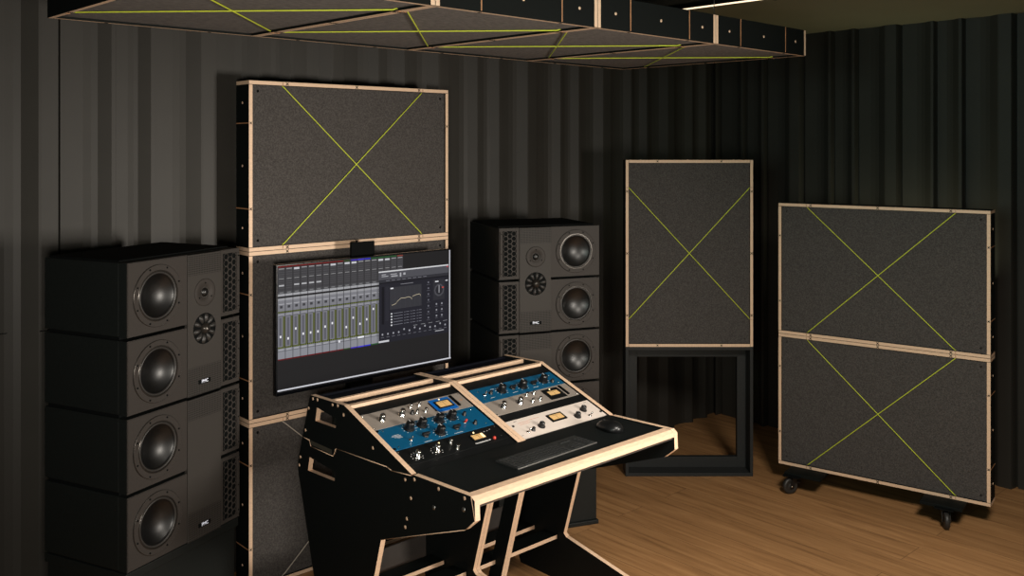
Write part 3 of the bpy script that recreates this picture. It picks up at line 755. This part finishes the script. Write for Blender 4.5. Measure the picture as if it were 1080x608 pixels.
for (a, b), (c, d) in zip(cv[:-1], cv[1:]):
    x0, x1 = [SX0+(SX1-SX0)*(U0+(U1-U0)*t) for t in (a, c)]; z0, z1 = [SZ1-(SZ1-SZ0)*(V0+(V1-V0)*t) for t in (b, d)]
    scr.add([(x0, -.0012, z0-.0012), (x1, -.0012, z1-.0012), (x1, -.0012, z1+.0012), (x0, -.0012, z0+.0012)], [(0, 1, 2, 3)], em((188, 176, 150)))
for r in range(5):
    y = .60+r*.040
    w_(.165, y, .185, y+.018, (215, 215, 220), 8)
    for a, c in ((.20, .33), (.35, .37), (.38, .42), (.44, .46), (.47, .51), (.53, .55), (.56, .60)): w_(a, y+.004, c, y+.010, (120, 120, 130), 8)
w_(.04, .22, .075, .74, (20, 20, 26), 7); w_(.09, .22, .14, .70, (40, 40, 48), 7)
def disc(a, b, r, rgb, l=9):
    cx = SX0+(SX1-SX0)*(U0+(U1-U0)*a); cz = SZ1-(SZ1-SZ0)*(V0+(V1-V0)*b)
    scr.add([(cx+r*math.cos(PI*k/5), -l*.00012, cz+r*math.sin(PI*k/5)) for k in range(10)], [tuple(range(10))], em(rgb))
for r in range(7): disc(.70, .23+r*.085, .0042, (110, 110, 120)); w_(.675, .26+r*.085, .725, .265+r*.085, (90, 90, 98), 8)
w_(.77, .20, .94, .50, (44, 44, 50), 7); disc(.86, .36, .030, (72, 72, 78), 8); disc(.86, .36, .022, (40, 40, 46), 9); w_(.855, .29, .862, .40, (190, 190, 195), 10); w_(.90, .32, .93, .335, (200, 70, 60), 10)
w_(.80, .225, .85, .24, (225, 225, 230), 9); w_(.955, .225, .99, .24, (200, 200, 205), 9)
for r in range(3):
    for c in range(2): disc(.82+c*.08, .56+r*.085, .0046, (140, 140, 148)); w_(.80+c*.08, .59+r*.085, .84+c*.08, .595+r*.085, (90, 90, 98), 8)
for c in range(13): 
    disc(.05+c*.075, .88-(.03 if c in (4, 6, 8, 11) else 0), .0046, (150, 150, 158)); w_(.03+c*.075, .92, .07+c*.075, .926, (110, 110, 118), 8)
for c in range(5): w_(.48+c*.11, .815, .54+c*.11, .82, (150, 150, 155), 8)
w_(.0, .965, .14, .99, (200, 200, 205), 8); w_(.80, .945, .93, .96, (150, 150, 155), 8)
# white line round the picture
q(.0, .977, 1, .988, (205, 205, 212), 2); q(.990, .0, .996, .985, (205, 205, 212), 2)
scr.obj('screen_image', mon)
sd = thing('monitor_stand', 'black column stand holding the wide screen up, in front of the tall panel stack', 'stand', mw=pose(-.974, 3.842, 0, .734))
MB().box((.400, .070, .02), (.520, .112, 1.30), 'dark', bev=.002).obj('column', sd)
MB().box((.33, .0, 0), (.59, .11, .02), 'lam', bev=.002).obj('base', sd)
MB().box((.398, .0560, .98), (.520, .0695, 1.452), 'dark', bev=.001).obj('mount_plate', sd)

# ------------------------------------------------------------------ light
def area(name, loc, target, size, power, color, sy=None, spread=PI):
    d = bpy.data.lights.new(name, 'AREA'); d.energy = power; d.color = color; d.size = size; d.spread = spread
    if sy: d.shape = 'RECTANGLE'; d.size_y = sy
    o = bpy.data.objects.new(name, d); C.objects.link(o); o.location = loc
    o.rotation_euler = (Vector(target)-Vector(loc)).to_track_quat('-Z', 'Y').to_euler(); return o
WARM = (1, .92, .82)
area('key_light', (2.8, 2.0, 1.3), (-1.4, 3.85, 1.35), .5, 23, WARM, spread=math.radians(85))
area('front_light', (-.15, .3, 1.55), (-1.0, 4.0, 1.4), .4, 15, WARM, spread=math.radians(80))
area('top_light', (1.35, 2.0, 2.45), (1.40, 3.25, 0), .6, 38, WARM, spread=math.radians(108))
area('wall_glow_light', (2.25, 5.35, 1.1), (2.30, 5.75, 2.3), .4, 3, (.95, .95, .62))
area('cool_fill_light', (-1.2, -.3, 2.0), (2.6, 5.2, 2.3), 1.0, 8, (.70, .92, .84), spread=math.radians(50))
w = bpy.data.worlds.new('dim_room'); sc.world = w; w.use_nodes = True
w.node_tree.nodes['Background'].inputs[0].default_value = (.5, .78, .70, 1); w.node_tree.nodes['Background'].inputs[1].default_value = .085

cam = bpy.data.cameras.new('camera'); co = bpy.data.objects.new('camera', cam); C.objects.link(co)
co.location = (0, 0, CH); co.rotation_euler = (PI/2, 0, 0)
cam.sensor_width = 36; cam.lens = 981.2/1080*36; cam.shift_y = -(304-153.9)/1080
sc.camera = co
vs = sc.view_settings; sc.display_settings.display_device = 'sRGB'
vs.view_transform = 'Standard'; vs.look = 'None'; vs.exposure = 0; vs.gamma = 1; vs.use_curve_mapping = False
